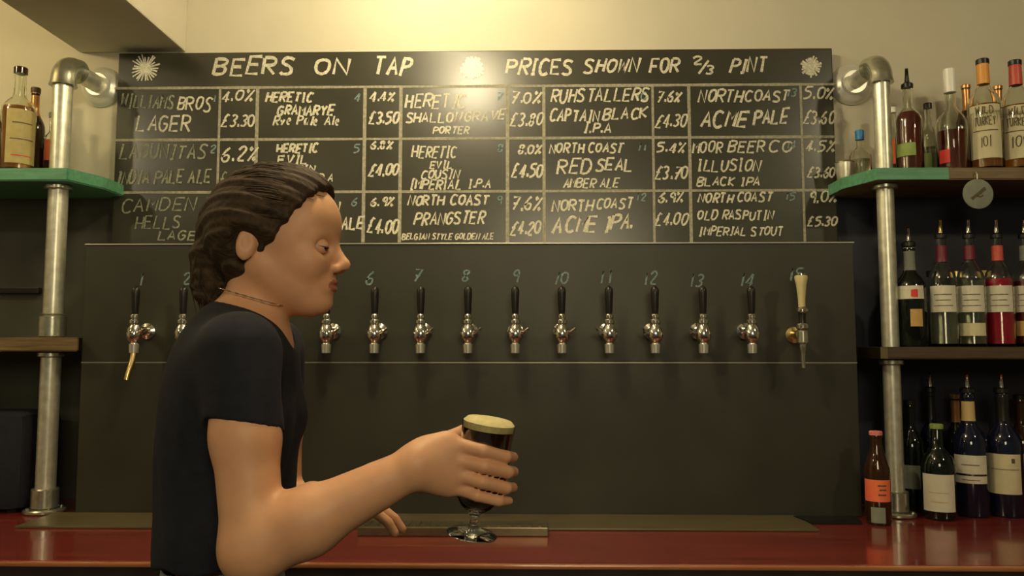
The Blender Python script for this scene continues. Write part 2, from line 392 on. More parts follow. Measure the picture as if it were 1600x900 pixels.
# ---------------- tap wall (boxed panel that carries the taps) ----------------
PY = 2.12
a0 = px(131, 470, PY); a1 = px(1336, 470, PY); pt = px(740, 379.5, PY).z; ps = px(740, 566.5, PY).z
tw = thing('tap_wall', 'black boxed tap wall below the chalkboard carrying all the beer taps', 'bar panel', ((a0.x+a1.x)/2, PY, ZC))
kid(obj('upper_panel', bx((a0.x, PY, ps+.0018), (a1.x, PY+.02, pt-.004), .002), M['panel']), tw)
kid(obj('lower_panel', bx((a0.x, PY, ZC+.001), (a1.x, PY+.02, ps-.0018), .002), M['panel']), tw)
kid(obj('top_trim', bx((a0.x-.002, PY-.003, pt-.004), (a1.x+.002, BY-.002, pt), .001), M['trim']), tw)
kid(obj('seam_trim', bx((a0.x, PY-.0015, ps-.0016), (a1.x, PY+.018, ps+.0016)), M['trim']), tw)
kid(obj('side_panel', bx((a0.x, PY+.0205, ZC+.001), (a0.x+.018, BY-.002, pt-.0045)), M['panel']), tw)
kid(obj('side_panel', bx((a1.x-.018, PY+.0205, ZC+.001), (a1.x, BY-.002, pt-.0045)), M['panel']), tw)
for n_, x, y in ((1, 222, 445), (2, 291, 443), (3, 362, 443), (4, 435, 442), (5, 507, 442), (6, 577, 443), (7, 651, 440), (8, 726, 441), (9, 803, 441), (10, 876, 444),
                 (11, 946, 442), (12, 1016, 444), (13, 1088, 447), (14, 1166, 448), (15, 1243, 439)):
    s_ = str(n_); hw = 8 if n_ < 10 else 12
    o = chalk_text('chalk_number', s_, x-hw+2, x+hw-2, y, 19, PY-.001, M['chalkblue'], None, 2.4); kid(o, tw)
    if n_ < 10 and n_ != 1: pass

# ledge, drip tray
yl0 = PY-.002
yl1 = 1.95
lg = obj('timber_ledge', bx((px(62, 815, 2.05).x, yl1, ZC+.0003), (px(1258, 815, 2.05).x, yl0-.0005, ZC+.006), .002), M['ledge'])
tag(lg, 'thin brown ledge strip lying on the worktop along the foot of the tap wall', 'ledge')
tx0 = px(560, 830, 1.9).x; tx1 = px(857, 830, 1.9).x
dt = thing('drip_tray', 'brownish steel drip tray on the worktop beneath the held beer glass', 'drip tray', ((tx0+tx1)/2, 1.905, ZC+.0005))
bm = bmesh.new(); W = (tx1-tx0)/2
box(bm, (-W, -.028, 0), (W, .20, .004))
kid0 = obj('tray_base', bm, M['tray'], dt)
dt.location.z = ZC+.0065; dt.location.y = 1.952
bpy.data.objects.remove(kid0)
dt.location = ((tx0+tx1)/2, 1.885, ZC)
obj('tray', bx((-W, 0, .0), (W, .0645, .022), .003), M['tray'], dt)
for k in range(18):
    x = -W+.02+k*(2*W-.04)/17
    obj('slot_bar', bx((x-.004, .008, .0221), (x+.004, .057, .0240), 0), M['tray'], dt)

# ---------------- taps ----------------
def tap_common(x, y, first=True):
    p = px(x, 520, 2.045)
    return p
def make_tap(handle='black', curved=False, side=1):
    # origin: at the panel face, centre height of the body; body axis at y=-.075
    t = thing('beer_tap', '', 'beer tap')
    by = -.075
    obj('shank', lt([(0, 0), (.021, 0), (.021, .006), (.012, .010), (.012, .055), (.015, .057), (.015, .072), (0, .072)], 20,
        along((0, -.0005, .004), (0, -.1, .004))), M['chrome'], t, smooth=35)
    mt = Matrix.Translation((0, by, 0))
    obj('body', lt([(0, -.026), (.011, -.026), (.014, -.022), (.019, -.014), (.0195, -.004), (.017, .008), (.0125, .017), (.010, .020), (.0135, .023), (.0135, .030), (.009, .034), (0, .034)], 22, mt),
        M['chrome'], t, smooth=35)
    obj('nozzle', lt([(0, -.026), (.008, -.026), (.0095, -.030), (.0125, -.031), (.0115, -.053), (.007, -.054), (.007, -.050), (0, -.050)], 18, mt), M['chromen'], t, smooth=35)
    obj('flow_lever', tb([(.010*side, by-.004, -.002), (.024*side, by-.008, .002), (.034*side, by-.010, .010)], [.006, .0042, .0032], 8), M['chrome'], t, smooth=True)
    obj('ferrule', lt([(0, .0345), (.0085, .0345), (.0105, .037), (.0105, .043), (.008, .046), (0, .046)], 16, mt), M['chrome'], t, smooth=35)
    obj('handle', lt([(0, .0465), (.0075, .0465), (.0085, .052), (.0104, .100), (.0104, .108), (.008, .114), (0, .120)], 18, mt), M['black'], t, smooth=40)
    return t
taps = [210, 285, 360, 435, 510, 585, 657, 731, 805, 878, 952, 1024, 1099, 1175]
proto = make_tap(); used = False
pw = {1: None}
tap_ys = 0
ords = ['first', 'second', 'third', 'fourth', 'fifth', 'sixth', 'seventh', 'eighth', 'ninth', 'tenth', 'eleventh', 'twelfth', 'thirteenth', 'fourteenth']
protoR = None
for i, x in enumerate(taps):
    n_ = i+1
    p = px(x, 519, 2.045)
    if i == 0: o = proto
    elif i <= 9: o = copy_tree(proto)
    elif i == 10: o = make_tap(side=-1); protoR = o
    else: o = copy_tree(protoR)
    o.location = (p.x, PY, p.z)
    words = ['one', 'two', 'three', 'four', 'five', 'six', 'seven', 'eight', 'nine', 'ten', 'eleven', 'twelve', 'thirteen', 'fourteen']
    lab = 'chrome beer tap with black handle, %s from the left, under chalked figure %s' % (ords[i], words[i])
    if i == 0: lab = 'leftmost chrome beer tap with a long curved brass spout and black handle'
    if i == 2: lab = 'chrome beer tap with black handle, third from the left, hidden behind the bartender'
    tag(o, lab, 'beer tap', 'beer taps along the black tap wall')
pr = bpy.data.objects['beer_tap']
extra = tb([(0, -.075, -.0545), (0, -.077, -.066), (-.002, -.083, -.085), (-.005, -.090, -.105), (-.007, -.093, -.122)], [.0085, .0085, .0078, .007, .007], 14)
obj('curved_spout', extra, M['gold'], taps and proto, smooth=True)
# stout tap
p = px(1254, 519, 2.045)
t = thing('beer_tap', 'tall pale gold and chrome stout tap, the rightmost, below the chalk number 15', 'beer tap', (p.x, PY, p.z), 'beer taps along the black tap wall')
mt = Matrix.Translation((0, -.075, 0))
obj('shank', lt([(0, 0), (.021, 0), (.021, .006), (.012, .010), (.012, .055), (.014, .057), (.014, .067), (0, .067)], 20, along((0, -.0005, -.006), (0, -.1, -.006))), M['gold'], t, smooth=35)
obj('body', lt([(0, -.030), (.010, -.030), (.0135, -.026), (.0135, .002), (.010, .006), (0, .006)], 20, mt), M['cast'], t, smooth=35)
obj('collar', lt([(0, .0065), (.013, .0065), (.0155, .010), (.0155, .018), (.012, .022), (0, .022)], 20, mt), M['chrome'], t, smooth=35)
obj('spindle', lt([(0, .0225), (.0095, .0225), (.0085, .035), (.0095, .048), (0, .048)], 18, mt), M['black'], t, smooth=35)
obj('collar', lt([(0, .0485), (.012, .0485), (.0155, .052), (.0155, .058), (.010, .064), (0, .064)], 20, mt), M['chrome'], t, smooth=35)
obj('handle', lt([(0, .0645), (.0085, .0645), (.009, .085), (.0125, .120), (.0165, .139), (.015, .144), (0, .145)], 20, mt), M['paleg'], t, smooth=40)
obj('handle_top', lt([(0, .1452), (.012, .1452), (.012, .1485), (0, .1485)], 20, mt), M['chrome'], t, smooth=40)
obj('nozzle', lt([(0, -.0305), (.0085, -.0305), (.0075, -.045), (.0055, -.050), (.0045, -.090), (0, -.090)], 16, mt), M['cast'], t, smooth=35)

# ---------------- pipe posts and shelves ----------------
QY = 2.14; PR = .0252
shelf_z = {}
def shelf(name, lab, side, ytop, ybot, xin, xin2, m, dep=2.08):
    zt = px(xin, ytop, dep).z; zb = px(xin, ybot, dep).z
    xf = px(xin, (ytop+ybot)/2, dep).x; xb = px(xin2, (ytop+ybot)/2+16, 2.21).x
    xo = 3.19*side
    pts = [(xo, dep), (xf, dep), (xb, 2.20), (xb, WY-.002), (xo, WY-.002)]
    cx = (xf+xo)/2
    t = thing(name, lab, 'shelf', (cx, WY, zb))
    o = obj('plank', prism([(a-cx, b-WY) for a, b in pts], .0, zt-zb, .003), m, t)
    return t, zb, zt
sTR, zTRb, zTRt = shelf('wall_shelf', 'upper right shelf with a green painted edge holding spirit bottles', 1, 262, 281, 1372, 1314, M['green'])
for o_ in sTR.children: o_.data.materials[0] = M['wood']
_c = sTR.location
_f = px(1372, 271, 2.08).x; _b = px(1314, 287.5, 2.21).x; _e = px(1482, 271, 2.08).x
obj('painted_edge', prism([(_e-_c.x, 2.0785-WY), (_f-_c.x-.001, 2.0785-WY), (_b-_c.x-.0015, 2.20-WY), (_b-_c.x-.0015, 2.335-WY), (_b-_c.x-.0002, 2.335-WY), (_b-_c.x-.0002, 2.2002-WY), (_f-_c.x, 2.0798-WY), (_e-_c.x, 2.0798-WY)], .0005, zTRt-zTRb-.0005), M['green'], sTR)
sTL, zTLb, zTLt = shelf('wall_shelf', 'upper left shelf with a green painted edge beside the chalkboard', -1, 262, 282, 105, 168, M['green'])
sMR, zMRb, zMRt = shelf('wall_shelf', 'middle right dark wooden shelf holding clear and crimson bottles', 1, 542, 561, 1376, 1342, M['darkwood'])
_c = sMR.location; _f = px(1376, 551, 2.08).x; _b = px(1342, 567.5, 2.21).x
obj('brass_end_plate', prism([(_f-_c.x+.018, 2.0785-WY), (_f-_c.x-.001, 2.0785-WY), (_b-_c.x-.0015, 2.20-WY), (_b-_c.x-.0002, 2.2002-WY), (_f-_c.x, 2.0798-WY), (_f-_c.x+.018, 2.0798-WY)], .001, zMRt-zMRb-.001), M['gold'], sMR)
sML, zMLb, zMLt = shelf('wall_shelf', 'middle left brown wooden shelf behind the galvanised pipe', -1, 527, 549, 122, 128, M['wood'])
def post(side, xpx, ypx, fl, zt_b, zt_t, zm_b, zm_t, lab, mid_c, PR=PR):
    X = px(xpx, ypx, QY).x
    zc = px(xpx, fl[1]-14, QY).z
    pz = px(*fl, WY).z
    t = thing('pipe_post', lab, 'pipe post', (X, QY, ZC))
    def part(name, bm, m=M['galv']): return kid(obj(name, bm, m, smooth=40), t)
    fx = X
    # wall flange, stub pipe coming forward, elbow, three lengths of pipe
    part('wall_flange', lt([(0, 0), (.059, 0), (.062, .004), (.060, .009), (.050, .017), (.038, .021), (.035, .024), (.034, .034), (.0, .034)], 48, along((fx, WY-.0005, pz), (fx, 0, pz))), M['chromeb'])
    r_ = .05
    part('stub_pipe', tb([(fx, WY-.035, pz), (fx, QY+r_+.0125, pz)], PR*1.0, 24))
    el = [(fx, QY+r_+.012, pz)]
    for k in range(9):
        a = math.pi/2*k/8; el.append((fx, QY+r_-r_*math.sin(a), pz-r_+r_*math.cos(a)))
    el.append((fx, QY, pz-r_-.012))
    part('elbow', tb(el, [PR+.011]+[PR+.0075]*9+[PR+.011], 24), M['cast'])
    zs = pz-r_-.0125
    part('upper_pipe', tb([(fx, QY, zs), (fx, QY, zt_t+.0005)], PR, 28))
    part('middle_pipe', tb([(fx, QY, zt_b-.0005), (fx, QY, zm_t+.0005)], PR, 28))
    part('lower_pipe', tb([(fx, QY, zm_b-.0005), (fx, QY, ZC+.0005)], PR, 28))
    def ring(name, z, h, r, m=M['cast']):
        part(name, lt([(PR+.0003, z), (r-.003, z), (r, z+.003), (r, z+h-.003), (r-.003, z+h), (PR+.0003, z+h)], 32, Matrix.Translation((fx, QY, 0))), m)
    ring('collar', zt_b-.014, .013, PR+.010)
    ring('collar', zm_b-.016, .015, PR+.009)
    if mid_c: ring('coupling', zm_t+.001, .058, PR+.009); ring('brass_ring', zm_t+.059, .006, PR+.006)
    ring('coupling', ZC+.0125, .052, PR+.0085)
    ring('base_flange', ZC+.0005, .011, PR+.026)
    for k in range(4):
        a = math.pi/4+k*math.pi/2
        part('bolt', lt([(0, 0), (.004, 0), (.004, .004), (0, .005)], 8, Matrix.Translation((fx+.0405*math.cos(a), QY+.0405*math.sin(a), ZC+.0117))), M['cast'])
    return t
post(-1, 90, 330, (147, 137), zTLb, zTLt, zMLb, zMLt, 'galvanised steel pipe post standing left of the chalkboard', True)
post(1, 1384, 330, (1353, 133), zTRb, zTRt, zMRb, zMRt, 'galvanised steel pipe post standing right of the chalkboard among the bottles', False, .0218)

# ---------------- bottles ----------------
PROF = {
 'wine':   [(0, 0), (.90, 0), (1, .02), (1, .56), (.96, .62), (.75, .68), (.45, .735), (.36, .78), (.345, .95), (.40, .955), (.40, .985), (.34, 1), (0, 1)],
 'spirit': [(0, 0), (.92, 0), (1, .02), (1, .60), (.95, .65), (.72, .70), (.42, .745), (.36, .78), (.36, .985), (.34, 1), (0, 1)],
 'round':  [(0, 0), (.88, 0), (1, .03), (1, .52), (.97, .60), (.82, .68), (.55, .74), (.36, .79), (.34, .985), (.32, 1), (0, 1)],
 'beer':   [(0, 0), (.92, 0), (1, .02), (1, .55), (.95, .62), (.70, .74), (.48, .84), (.42, .95), (.48, .955), (.48, .975), (.42, 1), (0, 1)],
}
def prof_r(kind, f):
    P = PROF[kind]
    for (r0, z0), (r1, z1) in zip(P[1:], P[2:]):
        if z0 <= f <= z1 and z1 > z0: return r0+(r1-r0)*(f-z0)/(z1-z0)
    return P[-2][0]
def arc(r0, r1, z0, z1, a0, a1, n=16):
    """curved sheet hugging a bottle"""
    vs, fs = [], []
    for k in range(n+1):
        a = a0+(a1-a0)*k/n
        vs += [(r0*math.cos(a), r0*math.sin(a), z0), (r1*math.cos(a), r1*math.sin(a), z1)]
    for k in range(n): fs.append((2*k, 2*k+2, 2*k+3, 2*k+1))
    return vs, fs
def bottle(x, yb, Y, Z, h, r, kind, glass, label, group, liquid=None, labels=(), foil=None, cap=None, pourer=None, name='bottle', prints=(), cat='bottle'):
    """x: photo column of the axis; Y: real depth; Z: shelf height; h, r in metres"""
    p = px(x, yb, Y)
    t = thing(name, label, cat, (p.x, Y, Z), group)
    fa = math.atan2(-Y, -p.x)           # side turned to the room
    P = [(a*r, b*h) for a, b in PROF[kind]]
    if liquid:
        wt = .0028
        inner = [(max(a*r-wt, 0), min(b*h+ (wt*2 if b < .02 else 0), h)) for a, b in PROF[kind][1:-1]]
        outer = P[:-1]
        shell = outer+[(inner[-1][0], h)]+inner[::-1]+[(0, wt*2)]
        obj('glass_body', lt(shell, 32), M[glass], t, smooth=50)
        lm, lf = liquid
        lp = [(0, wt*2+.0006), (.9*r-wt-.0006, wt*2+.0006)]
        z = .03
        while z < lf: lp.append((prof_r(kind, z)*r-wt-.0007, z*h)); z += .04
        lp += [(prof_r(kind, lf)*r-wt-.0007, lf*h), (0, lf*h)]
        obj('liquid', lt(lp, 28), M[lm], t, smooth=50)
    else:
        obj('glass_body', lt(P, 32), M[glass], t, smooth=50)
    for (f0, f1, m, hw, off) in labels:
        rr = max(prof_r(kind, f0), prof_r(kind, f1))*r+.0007
        a = fa+off
        obj('label', arc(prof_r(kind, f0)*r+.0007, prof_r(kind, f1)*r+.0007, f0*h, f1*h, a-hw, a+hw, 20), M[m], t, smooth=True)
    for (s, f0, f1, hw, m, wd, off) in prints:
        vs, fs = [], []; rr = r+.0013
        ww = hw*r
        def fm(X, Yy, rr=rr, a=fa+off): return (rr*math.cos(a+X/rr), rr*math.sin(a+X/rr), Yy)
        if s == '#':
            ribbon(vs, fs, [(-ww+2*ww*k/12, (f0+f1)/2*h) for k in range(13)], (f1-f0)*h, fm)
        else:
            for st in glyphs(s, -ww, ww, f0*h, (f1-f0)*h, .04, 0): 
                st2 = []
                for u, v in zip(st, st[1:]):
                    st2 += [u, ((u[0]+v[0])/2, (u[1]+v[1])/2)]
                ribbon(vs, fs, st2+[st[-1]], wd, fm)
        obj('print', (vs, fs), M[m], t)
    if foil:
        m, f0, f1 = foil
        n_ = 6; pr_ = [(prof_r(kind, f0+(f1-f0)*k/n_)*r+.0009, (f0+(f1-f0)*k/n_)*h) for k in range(n_+1)]
        obj('neck_foil', lt(pr_, 24), M[m], t, smooth=True)
    rn = prof_r(kind, .99)*r
    if cap:
        m, ch = cap
        obj('cap', lt([(0, h-.004), (rn+.0022, h-.004), (rn+.0025, h+ch-.002), (rn+.0008, h+ch), (0, h+ch)], 20), M[m], t, smooth=40)
    if pourer:
        obj('pourer_collar', lt([(0, h+.0003), (rn+.003, h+.0003), (rn+.003, h+.010), (rn-.002, h+.014), (0, h+.014)], 18), M['black'], t, smooth=40)
        obj('pourer_spout', tb([(0, 0, h+.0143), (0, 0, h+.028), (.004*math.cos(fa), .004*math.sin(fa), h+.040), (.012*math.cos(fa), .012*math.sin(fa), h+.050)], [.0065, .0055, .0045, .004], 10), M[pourer], t, smooth=True)
    return t
gT = 'spirit bottles on the upper right shelf'; gL = 'bottles on the upper left shelf'
gM = 'bottles on the middle right shelf'; gC = 'bottles on the worktop at the right'
# upper right shelf
bottle(1344, 240, 2.26, zTRt, .125, .030, 'round', 'clear', 'small squat clear bottle with a bright blue cap left of the right pipe', gT, liquid=('whitel', .5), cap=('bluecap', .024))
bottle(1396, 230, 2.25, zTRt, .20, .026, 'spirit', 'clear', 'slim bottle with an orange label just behind the right pipe', gT, liquid=('redl', .55), labels=[(.22, .58, 'orangep', 1.2, 0)], cap=('whitecap', .012))
bottle(1421, 230, 2.14, zTRt, .232, .0345, 'spirit', 'clear', 'dark red spirit bottle with black pourer and green label beside right pipe', gT, liquid=('redl', .70), labels=[(.17, .32, 'greenp', .8, -.35)], pourer='black')
bottle(1452, 230, 2.26, zTRt, .215, .026, 'spirit', 'clear', 'slim clear bottle with a narrow green label behind the dark red spirit bottle', gT, liquid=('whitel', .45), labels=[(.06, .36, 'greenp', .5, -.3)], cap=('black', .012))
bottle(1488, 230, 2.15, zTRt, .225, .0405, 'round', 'clear', 'round shouldered clear bottle with a tall white cap and dark red spirit', gT, liquid=('redl', .50), labels=[(.10, .26, 'redink', .35, -.5)], cap=('whitecap', .062))
bottle(1513, 230, 2.25, zTRt, .27, .027, 'wine', 'brownglass', 'brown bottle with a copper neck foil behind the tall white capped bottle', gT, foil=('copper', .74, .995), cap=('copper', .006))
WT = [('WILD', .50, .565, .50, 'ink', .0022, 0), ('TURKEY', .395, .47, .62, 'ink', .0022, 0), ('#', .345, .352, .75, 'ink', 0, 0)]
bottle(1541, 230, 2.14, zTRt, .300, .0425, 'round', 'clear', 'amber spirit bottle with a cream label, black cap and orange neck foil', gT, liquid=('amber', .60), labels=[(.10, .585, 'cream', .98, 0)], foil=('orangecap', .80, .995), cap=('black', .010),
       prints=WT+[('101', .20, .30, .30, 'ink', .0022, 0)])
bottle(1563, 230, 2.255, zTRt, .268, .027, 'wine', 'brownglass', 'brown bottle with a copper foil neck showing between the two cream labelled bottles', gT, foil=('copper', .74, .995), cap=('copper', .006))
bottle(1592, 230, 2.14, zTRt, .296, .0425, 'round', 'clear', 'amber bottle with cream label and red neck foil at the right frame edge', gT, liquid=('amber', .60), labels=[(.10, .585, 'cream', .98, 0)], foil=('redcap', .80, .995), cap=('black', .010),
       prints=WT+[('101', .20, .30, .40, 'ink', .003, 0)])
# upper left shelf
bottle(80, 230, 2.25, zTLt, .19, .021, 'spirit', 'clear', 'small bottle with an orange-red label just behind the left pipe', gL, liquid=('redl', .5), labels=[(.30, .62, 'orangep', .9, 0)], cap=('greyp', .012))
bottle(52, 230, 2.245, zTLt, .262, .028, 'wine', 'brownglass', 'dark brown bottle with a brown foil neck between the left pipe and gold labelled bottle', gL, foil=('copper', .72, .99), cap=('darkwood', .012))
bottle(27, 230, 2.14, zTLt, .282, .043, 'spirit', 'clear', 'amber bottle with a large gold-cream label and clear neck on the upper left shelf', gL, liquid=('amber', .64), labels=[(.07, .60, 'goldpaper', .95, .25)], cap=('brownglass', .014),
       prints=[('#', .30, .31, .7, 'ink', 0, .25), ('#', .46, .47, .6, 'ink', 0, .25), ('#', .14, .15, .6, 'redink', 0, .25)])
bottle(-24, 230, 2.15, zTLt, .25, .040, 'spirit', 'clear', 'amber bottle with a red and cream label cut by the left frame edge', gL, liquid=('amber', .60), labels=[(.07, .50, 'cream', .95, .1)], cap=('black', .014),
       prints=[('#', .16, .24, .6, 'redink', 0, .25)])
# middle right shelf
bottle(1424, 500, 2.15, zMRt, .268, .0385, 'wine', 'darkglass', 'black bottle with white and red shoulder label and small tan lower label', gM, labels=[(.47, .60, 'white', .95, 0), (.20, .37, 'tan', .40, .35)], foil=('greyp', .76, .99), pourer='chrome',
       prints=[('#', .49, .56, .22, 'redink', 0, .25)])
def clearb(x, lab, liq, lf, foil, extra=(), Y=2.15, h=.290, pour='chrome'):
    return bottle(x, 500, Y, zMRt, h, .0365, 'round', 'clear', lab, gM, liquid=(liq, lf), labels=[(.315, .555, 'white', .95, 0)]+list(extra), foil=foil, pourer=pour,
                  prints=[('#', .47, .478, .6, 'ink', 0, 0), ('#', .42, .426, .5, 'ink', 0, 0), ('#', .37, .376, .65, 'ink', 0, 0)])
clearb(1475, 'clear spirit bottle with cream label and plum foil, next right of the black bottle', 'whitel', .55, ('plum', .78, .93), pour='gold')
clearb(1519, 'clear spirit bottle with two cream labels left of the crimson bottle', 'whitel', .60, ('plum', .80, .93), extra=[(.10, .215, 'cream', .95, 0)])
clearb(1563, 'crimson spirit bottle with cream label and red foil neck on the middle right shelf', 'crimson', .62, ('redcap', .79, .93))
clearb(1607, 'clear bottle with cream label and tan lower band at the right frame edge', 'redl', .60, ('greyp', .79, .93), extra=[(.10, .235, 'tan', .95, 0)])
for i, (x, lm) in enumerate(((1458, 'amber'), (1497, 'orangel'), (1541, 'amber'))):
    bottle(x, 500, 2.262, zMRt, .20, .030, 'spirit', 'clear', ['small amber bottle in the back row between black and plum foiled bottles', 'small orange bottle in the back row between the two clear spirit bottles', 'small amber bottle in the back row left of the crimson bottle'][i],
           gM, liquid=(lm, .32), cap=(['black', 'gold', 'creamfoil'][i], .014))
# worktop, right
bottle(1372, 790, 2.045, ZC, .222, .0305, 'beer', 'brownglass', 'brown beer bottle with a bright orange label standing in front of the right pipe', gC, labels=[(.26, .50, 'orangep', 1.15, 0), (.03, .20, 'greyp', .55, 0)], cap=('pinkcap', .006),
       prints=[('#', .43, .445, .35, 'ink', 0, .35), ('#', .385, .40, .28, 'ink', 0, .4), ('#', .33, .345, .32, 'ink', 0, .35)])
bottle(1427, 790, 2.24, ZC, .285, .034, 'wine', 'darkglass', 'dark bottle with a dull grey label in the shade just right of the pipe', gC, labels=[(.20, .42, 'greyp', .8, 0)], cap=('black', .008))
bottle(1468, 790, 2.11, ZC, .232, .0415, 'round', 'darkglass', 'short dark wine bottle with a plain cream label, foremost on the worktop', gC, labels=[(.10, .50, 'white', 1.0, 0)], cap=('greenp', .008),
       prints=[('#', .30, .306, .6, 'tan', 0, 0), ('#', .20, .206, .5, 'tan', 0, 0)])
bottle(1460, 790, 2.26, ZC, .315, .030, 'wine', 'navyglass', 'tall dark bottle with a pourer behind the short cream labelled bottle', gC, foil=('black', .76, .99), pourer='chrome')
bottle(1499, 790, 2.26, ZC, .305, .030, 'wine', 'darkglass', 'dark bottle with a reddish foil neck in the back row by the tall wine bottle', gC, foil=('copper', .76, .99), cap=('copper', .004))
bottle(1519, 790, 2.15, ZC, .318, .0425, 'wine', 'navyglass', 'tall wine bottle with a double banded cream label and cream foil neck', gC, labels=[(.35, .50, 'white', 1.0, 0), (.275, .335, 'white', 1.0, 0)], foil=('creamfoil', .77, .93), pourer='chrome',
       prints=[('#', .345, .352, .9, 'gold', 0, 0), ('#', .42, .426, .5, 'ink', 0, 0), ('#', .30, .305, .5, 'ink', 0, 0)])
bottle(1573, 790, 2.15, ZC, .318, .0425, 'wine', 'navyglass', 'wine bottle with a tall cream label and small dark emblem near the frame edge', gC, labels=[(.19, .51, 'cream', .95, 0)], foil=('black', .77, .99), pourer='chrome',
       prints=[('#', .44, .475, .10, 'ink', 0, .45), ('#', .385, .39, .8, 'ink', 0, 0)])
bottle(1601, 790, 2.25, ZC, .30, .036, 'wine', 'brownglass', 'dark bottle with a tan label in the back row cut by the right frame edge', gC, labels=[(.19, .50, 'tan', .95, 0)], cap=('black', .008))

# small white cup on the corner of the upper right shelf
p = px(1334, 240, 2.16)
cu = thing('spirit_measure', 'small pale steel measuring cup on the left corner of the upper right shelf', 'cup', (px(1340, 250, 2.225).x-.032, 2.235, zTRt))
obj('bowl', lt([(0, .001), (.020, .001), (.0245, .03), (.026, .052), (.0245, .052), (.022, .03), (.018, .004), (0, .004)], 24), M['galv'], cu, smooth=40)
obj('rim', lt([(.0262, .048), (.0275, .050), (.0262, .053), (.0255, .0521)], 24), M['chrome'], cu, smooth=40)

# round tag hanging from the upper right shelf
p = px(1528, 303, 2.07)
tg = thing('hanging_medallion', 'round grey medallion with a dark mark hanging from the upper right shelf edge', 'medallion', (p.x, 2.07, p.z))
obj('disc', lt([(0, -.002), (.036, -.002), (.039, -.001), (.039, .001), (.036, .002), (0, .002)], 36, Matrix.Rotation(R(90), 4, 'X')), M['greyp'], tg, smooth=40)
vs, fs = [], []
ribbon(vs, fs, [(-.018, -.014), (-.006, -.004), (.004, .002), (.014, .012), (.019, .014)], .008, lambda X, Yy: (X, -.0026, Yy))
ribbon(vs, fs, [(-.004, -.006), (.006, -.008), (.012, -.004)], .004, lambda X, Yy: (X, -.0026, Yy))
obj('emblem', (vs, fs), M['ink'], tg)
obj('hook', tb([(0, 0, .039), (0, 0, .052), (0, .004, .058), (0, .0098, .058)], .0015, 8), M['galv'], tg)

# left, under the middle shelf: a dark rounded appliance; and a dark batten on the wall above it
p0 = px(38, 700, 2.12); zt = px(30, 645, 2.12).z
ap = thing('dark_appliance', 'black rounded box standing on the worktop left of the left pipe', 'appliance', (p0.x-.17, 2.2, ZC))
obj('casing', bx((-.17, -.09, .006), (.17, .1, zt-ZC), .03), M['shirt'], ap, smooth=40)
for sx in (-1, 1):
    obj('foot', bx((sx*.13-.012, -.06, 0), (sx*.13+.012, .07, .006)), M['black'], ap)
bt = obj('wall_batten', bx((-3.1, WY-.018, px(30, 459, WY).z), (px(66, 455, WY).x, WY-.0005, px(30, 450, WY).z), .002), M['black'])
tag(bt, 'thin black batten fixed to the dark wall left of the left pipe', 'batten')
# black mat at the right end of the ledge
mtb = obj('bar_mat', prism([(px(1256, 812, 2.05).x, 2.03), (px(1340, 812, 2.05).x, 2.03), (px(1346, 812, 2.05).x, 2.10), (px(1246, 812, 2.05).x, 2.10)], ZC, ZC+.008, .002), M['black'])
tag(mtb, 'small black rubber bar mat lying left of the brown beer bottle', 'mat')
mtb.data.transform(Matrix.Translation((0.004, 0, 0)))

